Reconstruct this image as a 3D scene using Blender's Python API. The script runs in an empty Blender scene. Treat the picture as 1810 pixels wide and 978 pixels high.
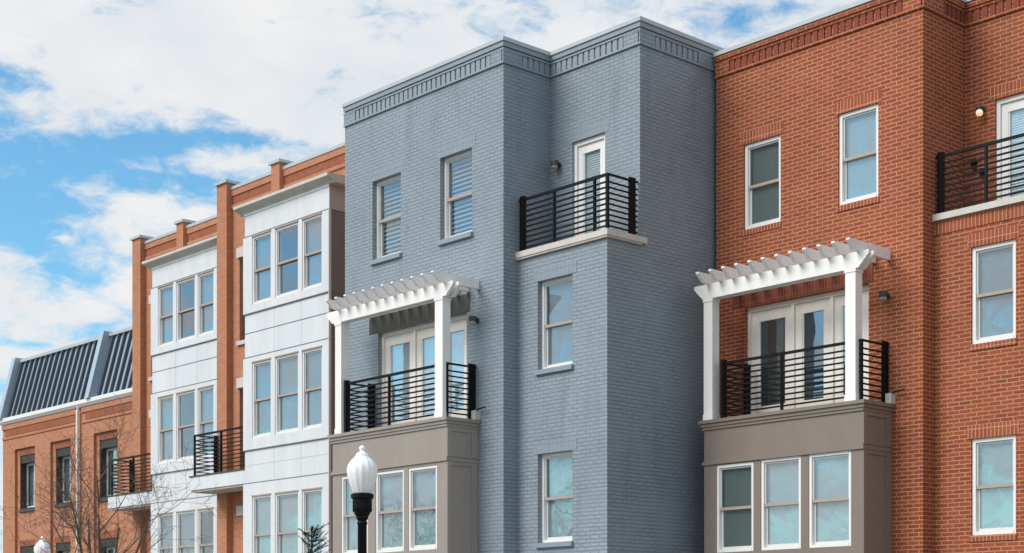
import bpy, math, random
from mathutils import Vector, Matrix
R = math.radians
scn = bpy.context.scene
COL = scn.collection

# ------------------------------------------------------------------ materials
def newmat(name):
    m = bpy.data.materials.new(name); m.use_nodes = True
    nt = m.node_tree
    b = nt.nodes['Principled BSDF']
    return m, nt, b
def N(nt, t, **kw):
    n = nt.nodes.new(t)
    for k, v in kw.items():
        if k in n.inputs: n.inputs[k].default_value = v
        else: setattr(n, k, v)
    return n
def mathn(nt, op, a, b=None, c=None, clamp=False):
    n = nt.nodes.new('ShaderNodeMath'); n.operation = op; n.use_clamp = clamp
    for i, v in enumerate((a, b, c)):
        if v is None: continue
        if isinstance(v, (int, float)): n.inputs[i].default_value = v
        else: nt.links.new(v, n.inputs[i])
    return n.outputs[0]
def mixc(nt, fac, a, b, blend='MIX'):
    n = nt.nodes.new('ShaderNodeMix'); n.data_type = 'RGBA'; n.blend_type = blend
    for i, v in ((0, fac), (6, a), (7, b)):
        if isinstance(v, (int, float)): n.inputs[i].default_value = v
        elif isinstance(v, tuple): n.inputs[i].default_value = (*v, 1) if len(v) == 3 else v
        else: nt.links.new(v, n.inputs[i])
    return n.outputs[2]

def paint(name, col, rough=0.5, dirt=0.12, scale=3.0, metallic=0.0, streak=True, bump=0.0, dirtcol=None):
    m, nt, b = newmat(name)
    geo = N(nt, 'ShaderNodeNewGeometry')
    mp = N(nt, 'ShaderNodeMapping'); nt.links.new(geo.outputs['Position'], mp.inputs[0])
    mp.inputs['Scale'].default_value = (1, 1, 0.22 if streak else 1)
    n1 = N(nt, 'ShaderNodeTexNoise', Scale=scale, Detail=6.0, Roughness=0.65); nt.links.new(mp.outputs[0], n1.inputs['Vector'])
    n2 = N(nt, 'ShaderNodeTexNoise', Scale=scale * 9, Detail=4.0); nt.links.new(geo.outputs['Position'], n2.inputs['Vector'])
    f = mathn(nt, 'MULTIPLY_ADD', n1.outputs[0], 2.6, -0.95, clamp=True)
    f = mathn(nt, 'MULTIPLY', f, dirt * 2)
    dc = dirtcol or tuple(c * 0.55 for c in col)
    c = mixc(nt, f, col, dc)
    g = mathn(nt, 'MULTIPLY_ADD', n2.outputs[0], 0.16, 0.92)
    c2 = mixc(nt, 1.0, c, g, 'MULTIPLY')
    nt.links.new(c2, b.inputs['Base Color'])
    b.inputs['Roughness'].default_value = rough; b.inputs['Metallic'].default_value = metallic
    if bump:
        bp = N(nt, 'ShaderNodeBump', Strength=bump, Distance=0.01); nt.links.new(n2.outputs[0], bp.inputs['Height']); nt.links.new(bp.outputs[0], b.inputs['Normal'])
    return m

def brick(name, c1, c2, mortar, varcol=None, bump=0.6, bw=0.213, rh=0.0677, ms=0.010, rough=0.85, large=0.25, offset=0.5, stain=(0.08, 0.07, 0.06), stainamt=0.25, dist=0.006, fill=0.3):
    m, nt, b = newmat(name)
    uv = N(nt, 'ShaderNodeUVMap')
    # tiny wobble so courses are not ruler-straight
    wob = N(nt, 'ShaderNodeTexNoise', Scale=3.0, Detail=2.0); nt.links.new(uv.outputs[0], wob.inputs['Vector'])
    sub = N(nt, 'ShaderNodeVectorMath', operation='SUBTRACT'); nt.links.new(wob.outputs[1], sub.inputs[0]); sub.inputs[1].default_value = (.5, .5, .5)
    scl = N(nt, 'ShaderNodeVectorMath', operation='SCALE'); nt.links.new(sub.outputs[0], scl.inputs[0]); scl.inputs['Scale'].default_value = 0.012
    add = N(nt, 'ShaderNodeVectorMath', operation='ADD'); nt.links.new(uv.outputs[0], add.inputs[0]); nt.links.new(scl.outputs[0], add.inputs[1])
    br = N(nt, 'ShaderNodeTexBrick'); nt.links.new(add.outputs[0], br.inputs['Vector'])
    br.inputs['Scale'].default_value = 1.0; br.inputs['Mortar Size'].default_value = ms
    br.inputs['Mortar Smooth'].default_value = 0.25; br.inputs['Bias'].default_value = -0.1
    br.inputs['Brick Width'].default_value = bw; br.inputs['Row Height'].default_value = rh
    br.offset = offset
    br.inputs['Color1'].default_value = (*c1, 1); br.inputs['Color2'].default_value = (*c2, 1); br.inputs['Mortar'].default_value = (*mortar, 1)
    # large tone drift
    n1 = N(nt, 'ShaderNodeTexNoise', Scale=0.55, Detail=5.0, Roughness=0.6); nt.links.new(uv.outputs[0], n1.inputs['Vector'])
    n2 = N(nt, 'ShaderNodeTexNoise', Scale=22.0, Detail=3.0); nt.links.new(uv.outputs[0], n2.inputs['Vector'])
    mp = N(nt, 'ShaderNodeMapping'); mp.inputs['Scale'].default_value = (2.2, 0.28, 1); nt.links.new(uv.outputs[0], mp.inputs[0])
    n3 = N(nt, 'ShaderNodeTexNoise', Scale=1.0, Detail=6.0, Roughness=0.7); nt.links.new(mp.outputs[0], n3.inputs['Vector'])
    g = mathn(nt, 'MULTIPLY_ADD', n1.outputs[0], large * 2, 1 - large)
    g2 = mathn(nt, 'MULTIPLY_ADD', n2.outputs[0], 0.3, 0.85)
    g = mathn(nt, 'MULTIPLY', g, g2)
    # patches where paint or dirt has filled the joints
    n4 = N(nt, 'ShaderNodeTexNoise', Scale=1.7, Detail=5.0, Roughness=0.7); nt.links.new(uv.outputs[0], n4.inputs['Vector'])
    pf = mathn(nt, 'MULTIPLY', mathn(nt, 'MULTIPLY_ADD', n4.outputs[0], 4.0, -1.6, clamp=True), fill)
    brc = mixc(nt, pf, br.outputs[0], tuple((p_ + q_) / 2 for p_, q_ in zip(c1, c2)))
    c = mixc(nt, 1.0, brc, g, 'MULTIPLY')
    sf = mathn(nt, 'MULTIPLY_ADD', n3.outputs[0], 3.2, -1.75, clamp=True)
    sf = mathn(nt, 'MULTIPLY', sf, stainamt)
    c = mixc(nt, sf, c, stain)
    nt.links.new(c, b.inputs['Base Color']); b.inputs['Roughness'].default_value = rough
    inv = mathn(nt, 'SUBTRACT', 1.0, br.outputs[1])
    hh = mathn(nt, 'MULTIPLY_ADD', n2.outputs[0], 0.35, inv)
    bp = N(nt, 'ShaderNodeBump', Strength=bump, Distance=dist); nt.links.new(hh, bp.inputs['Height']); nt.links.new(bp.outputs[0], b.inputs['Normal'])
    return m

def glass(name, refl=0.36, tint=(0.92, 0.965, 0.975), wave=0.0025, gcol=(0.90, 0.92, 0.96)):
    m = bpy.data.materials.new(name); m.use_nodes = True; nt = m.node_tree; nt.nodes.clear()
    out = N(nt, 'ShaderNodeOutputMaterial')
    gl = N(nt, 'ShaderNodeBsdfGlossy'); gl.inputs['Roughness'].default_value = 0.02; gl.inputs['Color'].default_value = (*gcol, 1)
    tr = N(nt, 'ShaderNodeBsdfTransparent'); tr.inputs[0].default_value = (*tint, 1)
    geo = N(nt, 'ShaderNodeNewGeometry')
    n = N(nt, 'ShaderNodeTexNoise', Scale=1.6, Detail=1.5, Distortion=1.2); nt.links.new(geo.outputs['Position'], n.inputs['Vector'])
    bp = N(nt, 'ShaderNodeBump', Strength=1.0, Distance=wave); nt.links.new(n.outputs[0], bp.inputs['Height']); nt.links.new(bp.outputs[0], gl.inputs['Normal'])
    dt = N(nt, 'ShaderNodeVectorMath', operation='DOT_PRODUCT'); nt.links.new(geo.outputs['Incoming'], dt.inputs[0]); nt.links.new(geo.outputs['True Normal'], dt.inputs[1])
    gr = mathn(nt, 'POWER', mathn(nt, 'SUBTRACT', 1.0, mathn(nt, 'ABSOLUTE', dt.outputs['Value'])), 4.0)
    fac = mathn(nt, 'MULTIPLY_ADD', gr, 0.8, refl, clamp=True)
    mx = N(nt, 'ShaderNodeMixShader'); nt.links.new(fac, mx.inputs[0]); nt.links.new(tr.outputs[0], mx.inputs[1]); nt.links.new(gl.outputs[0], mx.inputs[2])
    nt.links.new(mx.outputs[0], out.inputs[0])
    return m

M = {}
M['grey_brick'] = brick('painted grey brick', (0.272, 0.320, 0.368), (0.236, 0.283, 0.330), (0.175, 0.217, 0.260), bump=1.0, large=0.20, stain=(0.10, 0.12, 0.14), stainamt=0.6, rough=0.5, dist=0.009, fill=0.8)
M['grey_soldier'] = brick('painted grey soldier brick', (0.262, 0.308, 0.356), (0.242, 0.288, 0.336), (0.19, 0.235, 0.28), bump=0.6, bw=0.0677, rh=0.22, offset=0.0, large=0.08, rough=0.5)
M['grey_paint'] = paint('grey masonry paint', (0.258, 0.304, 0.350), 0.5, 0.12)
M['red_brick'] = brick('red brick', (0.325, 0.070, 0.024), (0.215, 0.042, 0.018), (0.49, 0.245, 0.135), bump=0.8, large=0.22, stainamt=0.35, ms=0.0098, fill=0.25)
M['red_soldier'] = brick('red soldier brick', (0.34, 0.078, 0.030), (0.24, 0.048, 0.022), (0.56, 0.29, 0.17), bump=0.8, bw=0.0677, rh=0.215, offset=0.0, ms=0.0085)
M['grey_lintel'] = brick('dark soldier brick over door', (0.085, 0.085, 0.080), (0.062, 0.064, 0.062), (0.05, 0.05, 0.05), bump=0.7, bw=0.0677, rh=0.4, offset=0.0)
M['red_lintel'] = brick('dark red soldier brick over door', (0.21, 0.045, 0.022), (0.15, 0.032, 0.016), (0.24, 0.10, 0.06), bump=0.7, bw=0.0677, rh=0.4, offset=0.0)
M['red_plain'] = paint('dark red brick', (0.24, 0.052, 0.026), 0.85, 0.2, bump=0.4)
M['orange_brick'] = brick('orange brick', (0.49, 0.205, 0.108), (0.40, 0.155, 0.080), (0.46, 0.235, 0.14), bump=0.5, large=0.1, ms=0.007)
M['orange_soldier'] = brick('orange soldier brick', (0.33, 0.095, 0.04), (0.25, 0.06, 0.028), (0.33, 0.15, 0.08), bump=0.7, bw=0.0677, rh=0.21, offset=0.0, ms=0.007)
M['white_trim'] = paint('white painted trim', (0.80, 0.79, 0.78), 0.45, 0.06)
M['white_wood'] = paint('white painted timber', (0.88, 0.85, 0.835), 0.5, 0.10, scale=2)
M['cream_trim'] = paint('cream door paint', (0.87, 0.82, 0.76), 0.45, 0.06)
M['beige_sash'] = paint('beige sash paint', (0.42, 0.34, 0.28), 0.5, 0.1)
M['sash_white'] = paint('off white sash paint', (0.66, 0.65, 0.63), 0.45, 0.06)
M['panel'] = paint('white cladding panel', (0.70, 0.71, 0.735), 0.45, 0.24, scale=2.2, dirtcol=(0.47, 0.48, 0.50))
M['joint'] = paint('grey panel joint', (0.16, 0.18, 0.22), 0.8, 0.1)
M['joint_faint'] = paint('pale panel joint', (0.50, 0.52, 0.58), 0.8, 0.1)
M['panel_shade'] = paint('cladding panel with painted shade', (0.20, 0.195, 0.185), 0.4, 0.25, scale=2)  # side of the white bay: its shade is painted into the panel colour
M['panel_pale_shade'] = paint('cladding panel with weaker painted shade', (0.50, 0.46, 0.43), 0.4, 0.25, scale=2)  # top of the bay side, weaker shade painted into the colour
M['taupe'] = paint('taupe panel paint', (0.320, 0.275, 0.243), 0.5, 0.12, scale=1.6)
M['taupe_side'] = M['taupe']
M['taupe_dark'] = paint('brown taupe panel paint', (0.225, 0.178, 0.150), 0.5, 0.12, scale=1.6)
M['black_metal'] = paint('black railing paint', (0.006, 0.0065, 0.008), 0.5, 0.1, streak=False)
M['black_metal'].node_tree.nodes['Principled BSDF'].inputs['Specular IOR Level'].default_value = 0.15
M['dark_metal'] = paint('weathered dark metal', (0.06, 0.055, 0.05), 0.5, 0.2, streak=False)
M['coping'] = paint('pale metal coping', (0.46, 0.50, 0.53), 0.4, 0.1)
M['stone'] = paint('pale cast stone', (0.60, 0.56, 0.52), 0.7, 0.2)
M['conc'] = paint('balcony concrete', (0.50, 0.46, 0.42), 0.8, 0.3)
M['steel_roof'] = paint('blue grey standing seam metal', (0.38, 0.48, 0.57), 0.5, 0.15, scale=2, metallic=0.2)
M['steel_shade'] = paint('seam metal with painted shade', (0.06, 0.075, 0.10), 0.4, 0.1, scale=2)  # seam ribs: colour darkened to paint in the shade on their sides
M['black_frame'] = paint('dark bronze window surround', (0.035, 0.030, 0.028), 0.5, 0.2)
M['blind_pale'] = paint('pale roller blind', (0.315, 0.385, 0.40), 0.8, 0.03)
M['blind_white'] = paint('white slatted door blind', (0.80, 0.82, 0.83), 0.7, 0.03)
M['blind_olive'] = paint('olive roller blind', (0.17, 0.19, 0.16), 0.8, 0.05)
M['blind_grey'] = paint('grey sheer blind', (0.20, 0.235, 0.265), 0.8, 0.1, scale=1)
M['louvre'] = paint('white shutter slats', (0.38, 0.41, 0.44), 0.6, 0.03)
M['dark_blind'] = paint('dark slatted blind', (0.05, 0.055, 0.06), 0.6, 0.05)
M['interior'] = paint('dim room paint', (0.10, 0.10, 0.10), 0.9, 0.1)
M['glass'] = glass('window glass', 0.15)
M['glass_bay'] = glass('bay window glass', 0.17, wave=0.002)
M['glass_door'] = glass('door glass', 0.26, wave=0.004)
M['lamp_glass'], _nt, _b = newmat('milk glass globe')
_b.inputs['Base Color'].default_value = (0.95, 0.95, 0.94, 1); _b.inputs['Roughness'].default_value = 0.18
_b.inputs['Subsurface Weight'].default_value = 0.6; _b.inputs['Subsurface Radius'].default_value = (0.1, 0.1, 0.1)
M['bulb'], _nt, _b = newmat('lit bulb glass')
_b.inputs['Base Color'].default_value = (0.9, 0.7, 0.5, 1); _b.inputs['Emission Color'].default_value = (1, 0.72, 0.5, 1); _b.inputs['Emission Strength'].default_value = 0.45
M['lamp_grey'] = paint('frosted lamp glass', (0.45, 0.45, 0.45), 0.3, 0.1, streak=False)
M['bark'] = paint('grey brown bark', (0.13, 0.095, 0.075), 0.9, 0.3, scale=12, bump=0.5)
M['dark_bark'] = paint('near black bark', (0.020, 0.016, 0.014), 0.9, 0.3, scale=12)
M['needles'] = paint('dark conifer needles', (0.022, 0.026, 0.018), 0.8, 0.3, scale=30)
M['asphalt'] = paint('asphalt', (0.05, 0.05, 0.052), 0.9, 0.2, scale=1, streak=False, bump=0.5)
M['paving'] = paint('concrete paving', (0.36, 0.35, 0.33), 0.9, 0.2, scale=1, streak=False, bump=0.3)
M['kerb'] = paint('kerb stone', (0.42, 0.41, 0.39), 0.9, 0.2, streak=False)
M['marking'] = paint('road marking paint', (0.75, 0.74, 0.70), 0.8, 0.2, streak=False)
M['earth'] = paint('grass ground', (0.09, 0.11, 0.05), 0.95, 0.4, scale=0.4, streak=False)

# ------------------------------------------------------------------ mesh builder
class MB:
    def __init__(s): s.v = []; s.f = []; s.sw = []
    def poly(s, pts, swap=False):
        i = len(s.v); s.v += [tuple(p) for p in pts]; s.f.append(tuple(range(i, i + len(pts)))); s.sw.append(swap); return s
    def box(s, x0, x1, y0, y1, z0, z1):
        if x0 > x1: x0, x1 = x1, x0
        if y0 > y1: y0, y1 = y1, y0
        if z0 > z1: z0, z1 = z1, z0
        P = [(x0,y0,z0),(x1,y0,z0),(x1,y1,z0),(x0,y1,z0),(x0,y0,z1),(x1,y0,z1),(x1,y1,z1),(x0,y1,z1)]
        for q in ((0,1,5,4),(1,2,6,5),(2,3,7,6),(3,0,4,7),(4,5,6,7),(3,2,1,0)): s.poly([P[k] for k in q])
        return s
    def prism_x(s, prof, x0, x1):      # profile in (y,z), extruded along x
        n = len(prof)
        for i in range(n):
            a, b = prof[i], prof[(i + 1) % n]
            s.poly([(x0, *a), (x1, *a), (x1, *b), (x0, *b)])
        s.poly([(x1, *p) for p in prof]); s.poly([(x0, *p) for p in reversed(prof)])
        return s
    def prism_y(s, prof, y0, y1):      # profile in (x,z)
        n = len(prof)
        for i in range(n):
            a, b = prof[i], prof[(i + 1) % n]
            s.poly([(a[0], y0, a[1]), (b[0], y0, b[1]), (b[0], y1, b[1]), (a[0], y1, a[1])])
        s.poly([(p[0], y1, p[1]) for p in prof]); s.poly([(p[0], y0, p[1]) for p in reversed(prof)])
        return s
    def tube(s, pts, rad, n=6, cap=True):
        rings = []
        for i, p in enumerate(pts):
            p = Vector(p)
            d = (Vector(pts[min(i + 1, len(pts) - 1)]) - Vector(pts[max(i - 1, 0)])).normalized()
            u = d.cross(Vector((0, 0, 1)));
            if u.length < 0.1: u = d.cross(Vector((1, 0, 0)))
            u.normalize(); w = d.cross(u)
            r = rad[i] if hasattr(rad, '__len__') else rad
            b = len(s.v)
            for k in range(n):
                a = 2 * math.pi * k / n
                s.v.append(tuple(p + u * math.cos(a) * r + w * math.sin(a) * r))
            rings.append(b)
        for a, b in zip(rings, rings[1:]):
            for k in range(n):
                s.f.append((a + k, a + (k + 1) % n, b + (k + 1) % n, b + k)); s.sw.append(False)
        if cap:
            s.f.append(tuple(rings[0] + k for k in reversed(range(n)))); s.sw.append(False)
            s.f.append(tuple(rings[-1] + k for k in range(n))); s.sw.append(False)
        return s
    def lathe(s, prof, cx, cy, n=24, flute=0.0, nf=14):
        b0 = len(s.v)
        for r, z in prof:
            for k in range(n):
                a = 2 * math.pi * k / n; q = r * (1 + flute * abs(math.cos(a * nf / 2))); s.v.append((cx + q * math.cos(a), cy + q * math.sin(a), z))
        for i in range(len(prof) - 1):
            for k in range(n):
                s.f.append((b0 + i*n + k, b0 + i*n + (k+1) % n, b0 + (i+1)*n + (k+1) % n, b0 + (i+1)*n + k)); s.sw.append(False)
        return s
    def wall(s, axis, pl, a0, a1, z0, z1, holes=(), depth=0.12, inward=1):
        """sheet of wall with real openings and reveals. axis 'y': plane y=pl facing -y; axis 'x': plane x=pl facing +x"""
        P = (lambda a, z, o=0: (a, pl + o, z)) if axis == 'y' else (lambda a, z, o=0: (pl - o, a, z))
        As = sorted({a0, a1, *[h[0] for h in holes], *[h[1] for h in holes]}); Zs = sorted({z0, z1, *[h[2] for h in holes], *[h[3] for h in holes]})
        for i in range(len(As) - 1):
            for j in range(len(Zs) - 1):
                ca, cz = (As[i] + As[i+1]) / 2, (Zs[j] + Zs[j+1]) / 2
                if any(h[0] < ca < h[1] and h[2] < cz < h[3] for h in holes): continue
                s.poly([P(As[i], Zs[j]), P(As[i+1], Zs[j]), P(As[i+1], Zs[j+1]), P(As[i], Zs[j+1])])
        for (b0, b1, c0, c1) in holes:
            s.poly([P(b0, c0), P(b0, c1), P(b0, c1, depth), P(b0, c0, depth)])
            s.poly([P(b1, c1), P(b1, c0), P(b1, c0, depth), P(b1, c1, depth)])
            s.poly([P(b0, c1), P(b1, c1), P(b1, c1, depth), P(b0, c1, depth)])
            s.poly([P(b1, c0), P(b0, c0), P(b0, c0, depth), P(b1, c0, depth)])
        return s
    def build(s, name, mat, parent=None, smooth=False, bevel=0, origin=None):
        me = bpy.data.meshes.new(name); me.from_pydata(s.v, [], s.f); me.update()
        uvl = me.uv_layers.new(name='UVMap')
        for p in me.polygons:
            n = p.normal; sw = s.sw[p.index]
            for li in p.loop_indices:
                v = me.vertices[me.loops[li].vertex_index].co
                if abs(n.y) >= abs(n.x) and abs(n.y) >= abs(n.z): u = (v.x, v.z)
                elif abs(n.x) >= abs(n.z): u = (v.y + 0.07, v.z)
                else: u = (v.x, v.y)
                uvl.data[li].uv = u
        if smooth: me.polygons.foreach_set('use_smooth', [True] * len(me.polygons))
        me.materials.append(M[mat] if isinstance(mat, str) else mat)
        o = bpy.data.objects.new(name, me); COL.objects.link(o)
        if parent is not None:
            o.parent = parent; o.matrix_parent_inverse = parent_inv(parent)
        if bevel:
            bv = o.modifiers.new('edge', 'BEVEL'); bv.width = bevel; bv.segments = 2; bv.limit_method = 'ANGLE'
        return o
def wloc(o):
    v = Vector(o.location)
    while o.parent is not None:
        o = o.parent; v += o.location
    return v
def parent_inv(p):
    # parents are only translated: undo their base offset so part meshes are written in world metres
    root = p
    while root.parent is not None: root = root.parent
    return Matrix.Translation(-root.location) if p is root else Matrix.Identity(4)
def thing(name, loc, label, cat, group=None):
    o = bpy.data.objects.new(name, None); COL.objects.link(o); o.location = loc; o.empty_display_size = 0.3
    o['label'] = label; o['category'] = cat
    if group: o['group'] = group
    return o
def structure(name, mb, mat):
    o = mb.build(name, mat); o['kind'] = 'structure'; return o

# ------------------------------------------------------------------ house parts
def window(house, x0, x1, z0, z1, Y, blind='blind_pale', fw=0.045, gl='glass', frame='white_trim', rail='beige_sash', depth=0.13, split=0.5, drop=1.0):
    """double hung window; Y is the front of its frame"""
    w = MB()
    w.box(x0, x0+fw, Y, Y+depth, z0, z1).box(x1-fw, x1, Y, Y+depth, z0, z1).box(x0+fw, x1-fw, Y, Y+depth, z1-fw, z1).box(x0+fw, x1-fw, Y-0.008, Y+depth, z0, z0+fw)
    win = w.build('window', frame, house)
    zm = z0 + (z1 - z0) * split
    a0, a1 = x0 + fw + 0.001, x1 - fw - 0.001
    # upper sash (outer) and lower sash (inner)
    t = 0.028
    u = MB(); ya, yb = Y+0.03, Y+0.06
    u.box(a0, a0+t, ya, yb, zm, z1-fw-.001).box(a1-t, a1, ya, yb, zm, z1-fw-.001).box(a0+t, a1-t, ya, yb, z1-fw-.001-t, z1-fw-.001)
    u.build('sash', 'sash_white', win)
    rb = MB().box(a0, a1, ya-0.012, yb-0.002, zm-0.028, zm+0.022); rb.build('meeting_rail', rail, win)
    l = MB(); yc, yd = Y+0.062, Y+0.095
    l.box(a0, a0+t+.012, yc, yd, z0+fw+.001, zm-.028).box(a1-t-.012, a1, yc, yd, z0+fw+.001, zm-.028).box(a0+t+.012, a1-t-.012, yc, yd, z0+fw+.001, z0+fw+t+.02)
    l.build('sash', 'sash_white', win)
    MB().box(a0+t, a1-t, ya+.012, ya+.018, zm+.022, z1-fw-.001-t).build('pane', gl, win)
    MB().box(a0+t+.012, a1-t-.012, yc+.012, yc+.018, z0+fw+t+.021, zm-.028).build('pane', gl, win)
    if blind == 'louvre':
        b = MB(); z = z0 + 0.08
        while z < z1 - 0.08:
            b.prism_x([(Y+.100, z), (Y+.104, z-.004), (Y+.150, z+.050), (Y+.146, z+.054)], a0+.02, a1-.02); z += 0.085
        b.build('shutter', 'louvre', win)
    elif blind:
        zb = z1 - (z1 - z0) * drop
        MB().box(a0, a1, Y+.100, Y+.105, zb+.01, z1-.01).build('blind', blind, win)
    return win

def glazed_leaf(door, x0, x1, z0, z1, Y, mat='cream_trim', st=0.15, top=0.19, bot=0.22, blind=None, gl='glass_door'):
    f = MB()
    f.box(x0, x0+st, Y, Y+.05, z0, z1).box(x1-st, x1, Y, Y+.05, z0, z1).box(x0+st, x1-st, Y, Y+.05, z1-top, z1).box(x0+st, x1-st, Y, Y+.05, z0, z0+bot)
    for (p, q) in ((x0+st, x0+st+.022), (x1-st-.022, x1-st)): f.box(p, q, Y+.012, Y+.045, z0+bot, z1-top)
    leaf = f.build('door_leaf', mat, door)
    MB().box(x0+st+.022, x1-st-.022, Y+.026, Y+.032, z0+bot, z1-top).build('pane', gl, door)
    if blind:
        b = MB(); z = z0 + bot + .02
        while z < z1 - top:
            b.prism_x([(Y+.052, z), (Y+.055, z-.002), (Y+.068, z+.026), (Y+.065, z+.028)], x0+st, x1-st); z += 0.04
        b.box(x0+st, x1-st, Y+.072, Y+.076, z0+bot, z1-top)
        b.build('blind', blind, door)
    return leaf

def french_doors(house, xs, z0, z1, Y, blinds):
    x0, x1 = xs[0], xs[-1]
    f = MB()
    f.box(x0, x0+.07, Y, Y+.14, z0, z1).box(x1-.07, x1, Y, Y+.14, z0, z1).box(x0+.07, x1-.07, Y, Y+.14, z1-.075, z1).box(x0+.07, x1-.07, Y-.02, Y+.14, z0, z0+.05)
    for x in xs[1:-1]: f.box(x-.03, x+.03, Y+.005, Y+.13, z0+.05, z1-.075)
    d = f.build('door', 'cream_trim', house)
    for i in range(len(xs)-1):
        a = xs[i] + (.071 if i == 0 else .031); b = xs[i+1] - (.071 if i == len(xs)-2 else .031)
        glazed_leaf(d, a, b, z0+.052, z1-.077, Y+.04, blind=blinds[i], gl='glass' if blinds[i] == 'dark_blind' else 'glass_door')
    return d

def soldier_lintel(house, x0, x1, z0, z1, Y, mat, name='lintel', proud=0.005):
    return MB().box(x0, x1, Y-proud, Y+0.05, z0, z1).build(name, mat, house)

def railing(house, path, z0, z1, nb=10, posts=(), plates=(), mat='black_metal', bar=0.0135):
    """path: list of (x,y). posts: (x,y) slim; plates: (x,y,dx,dy) flat end plates"""
    top = MB()
    for a, b in zip(path, path[1:]):
        t = 0.022
        if abs(a[0]-b[0]) > abs(a[1]-b[1]): top.box(min(a[0],b[0])-t, max(a[0],b[0])+t, a[1]-t, a[1]+t, z1-.045, z1)
        else: top.box(a[0]-t+.001, a[0]+t-.001, min(a[1],b[1])+t, max(a[1],b[1]), z1-.031, z1-.001)
    r = top.build('railing', mat, house)
    bars = []
    for k in range(nb):
        z = z0 + 0.05 + (z1 - 0.05 - z0 - 0.05) * k / nb
        m = MB()
        for a, b in zip(path, path[1:]):
            if abs(a[0]-b[0]) > abs(a[1]-b[1]): m.box(min(a[0],b[0])-bar, max(a[0],b[0])+bar, a[1]-bar, a[1]+bar, z-bar, z+bar)
            else: m.box(a[0]-bar+.001, a[0]+bar-.001, min(a[1],b[1])+bar, max(a[1],b[1]), z-bar+.001, z+bar-.001)
        m.build('rail_bar', mat, r)
    for (x, y) in posts: MB().box(x-.02, x+.02, y-.0235, y+.0235, z0-.04, z1-.031).build('rail_post', mat, r)
    for (x, y, dx, dy) in plates: MB().box(x-dx, x+dx, y-dy, y+dy, z0-.06, z1+.04).build('rail_post', mat, r)
    return r

def wall_lamp(house, x, z, Y, lit=False):
    w = MB().lathe([(0.0, 0), (0.055, 0), (0.055, .03), (0, .03)], 0, 0, 16)
    w.v = [(x + a, Y - c, z + b) for a, b, c in w.v]
    w.box(x-.02, x+.02, Y-.13, Y-.028, z+.0, z+.03)
    l = w.build('wall_lamp', 'dark_metal', house)
    if lit:
        MB().lathe([(0, z+.02), (.055, z+.02), (.06, z-.01), (.05, z-.03)], x, Y-.12, 16).build('shade', 'dark_metal', l)
        MB().lathe([(.035, z-.03), (.055, z-.06), (.06, z-.09), (.045, z-.125), (0, z-.14)], x, Y-.12, 16).build('globe', 'bulb', l, True)
    else:
        MB().lathe([(0, z+.07), (.07, z+.06), (.075, z+.03), (.07, z-.035)], x, Y-.12, 16).build('shade', 'dark_metal', l)
        MB().lathe([(.06, z-.035), (.058, z-.075), (.0, z-.08)], x, Y-.12, 16).build('globe', 'lamp_grey', l, True)
    return l

def pergola(house, x0, x1, Yf, Yw, zfloor, zb0, zb1, posts, n=12, rx0=None, rx1=None, mat='white_wood'):
    """beam along x with mitred ends at y=Yf; rafters run back to the wall Yw"""
    b = MB(); h = zb1 - zb0
    b.prism_y([(x0, zb1), (x0, zb1-.06), (x0+.2, zb0), (x1-.2, zb0), (x1, zb1-.06), (x1, zb1)], Yf, Yf+.07)
    root = b.build('pergola', mat, house, bevel=.006)
    MB().prism_y([(x0, zb1), (x0, zb1-.06), (x0+.2, zb0), (x1-.2, zb0), (x1, zb1-.06), (x1, zb1)], Yf+.14, Yf+.21).build('beam', mat, root, bevel=.006)
    for (p, q) in posts:
        pm = MB().box(p, q, Yf+.012, Yf+.198, zfloor, zb0).box(p-.012, q+.012, Yf-.004+.004, Yf+.21, zb0-.05, zb0-.001).box(p-.01, q+.01, Yf+.002, Yf+.208, zfloor, zfloor+.10)
        pm.build('post', mat, root, bevel=.004)
    for k in range(n):
        x = rx0 + (rx1 - rx0) * k / (n - 1)
        zt = zb1 + 0.165
        MB().prism_x([(Yf-.30, zt), (Yf-.30, zt-.03), (Yf-.17, zb1+.006), (Yf-.01, zb1-.012), (Yw, zb1-.012), (Yw, zt)], x-.034, x+.034).build('rafter', mat, root, bevel=.003)
    return root

def frieze_y(mb_recess, mb_brick, x0, x1, Y, z0, z1, period=0.14, w=0.098, proud=0.022):
    n = int(round((x1 - x0) / period)); p = (x1 - x0) / n
    for k in range(n + 0):
        xa = x0 + k * p + (p - w) / 2
        mb_brick.box(xa, xa + w, Y - proud, Y + .02, z0 + .004, z1 - .004)
def frieze_x(mb_brick, X, y0, y1, z0, z1, period=0.14, w=0.098, proud=0.022):
    n = int(round((y1 - y0) / period)); p = (y1 - y0) / n
    for k in range(n):
        ya = y0 + k * p + (p - w) / 2
        mb_brick.box(X + proud, X - .02, ya, ya + w, z0 + .004, z1 - .004)

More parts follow.
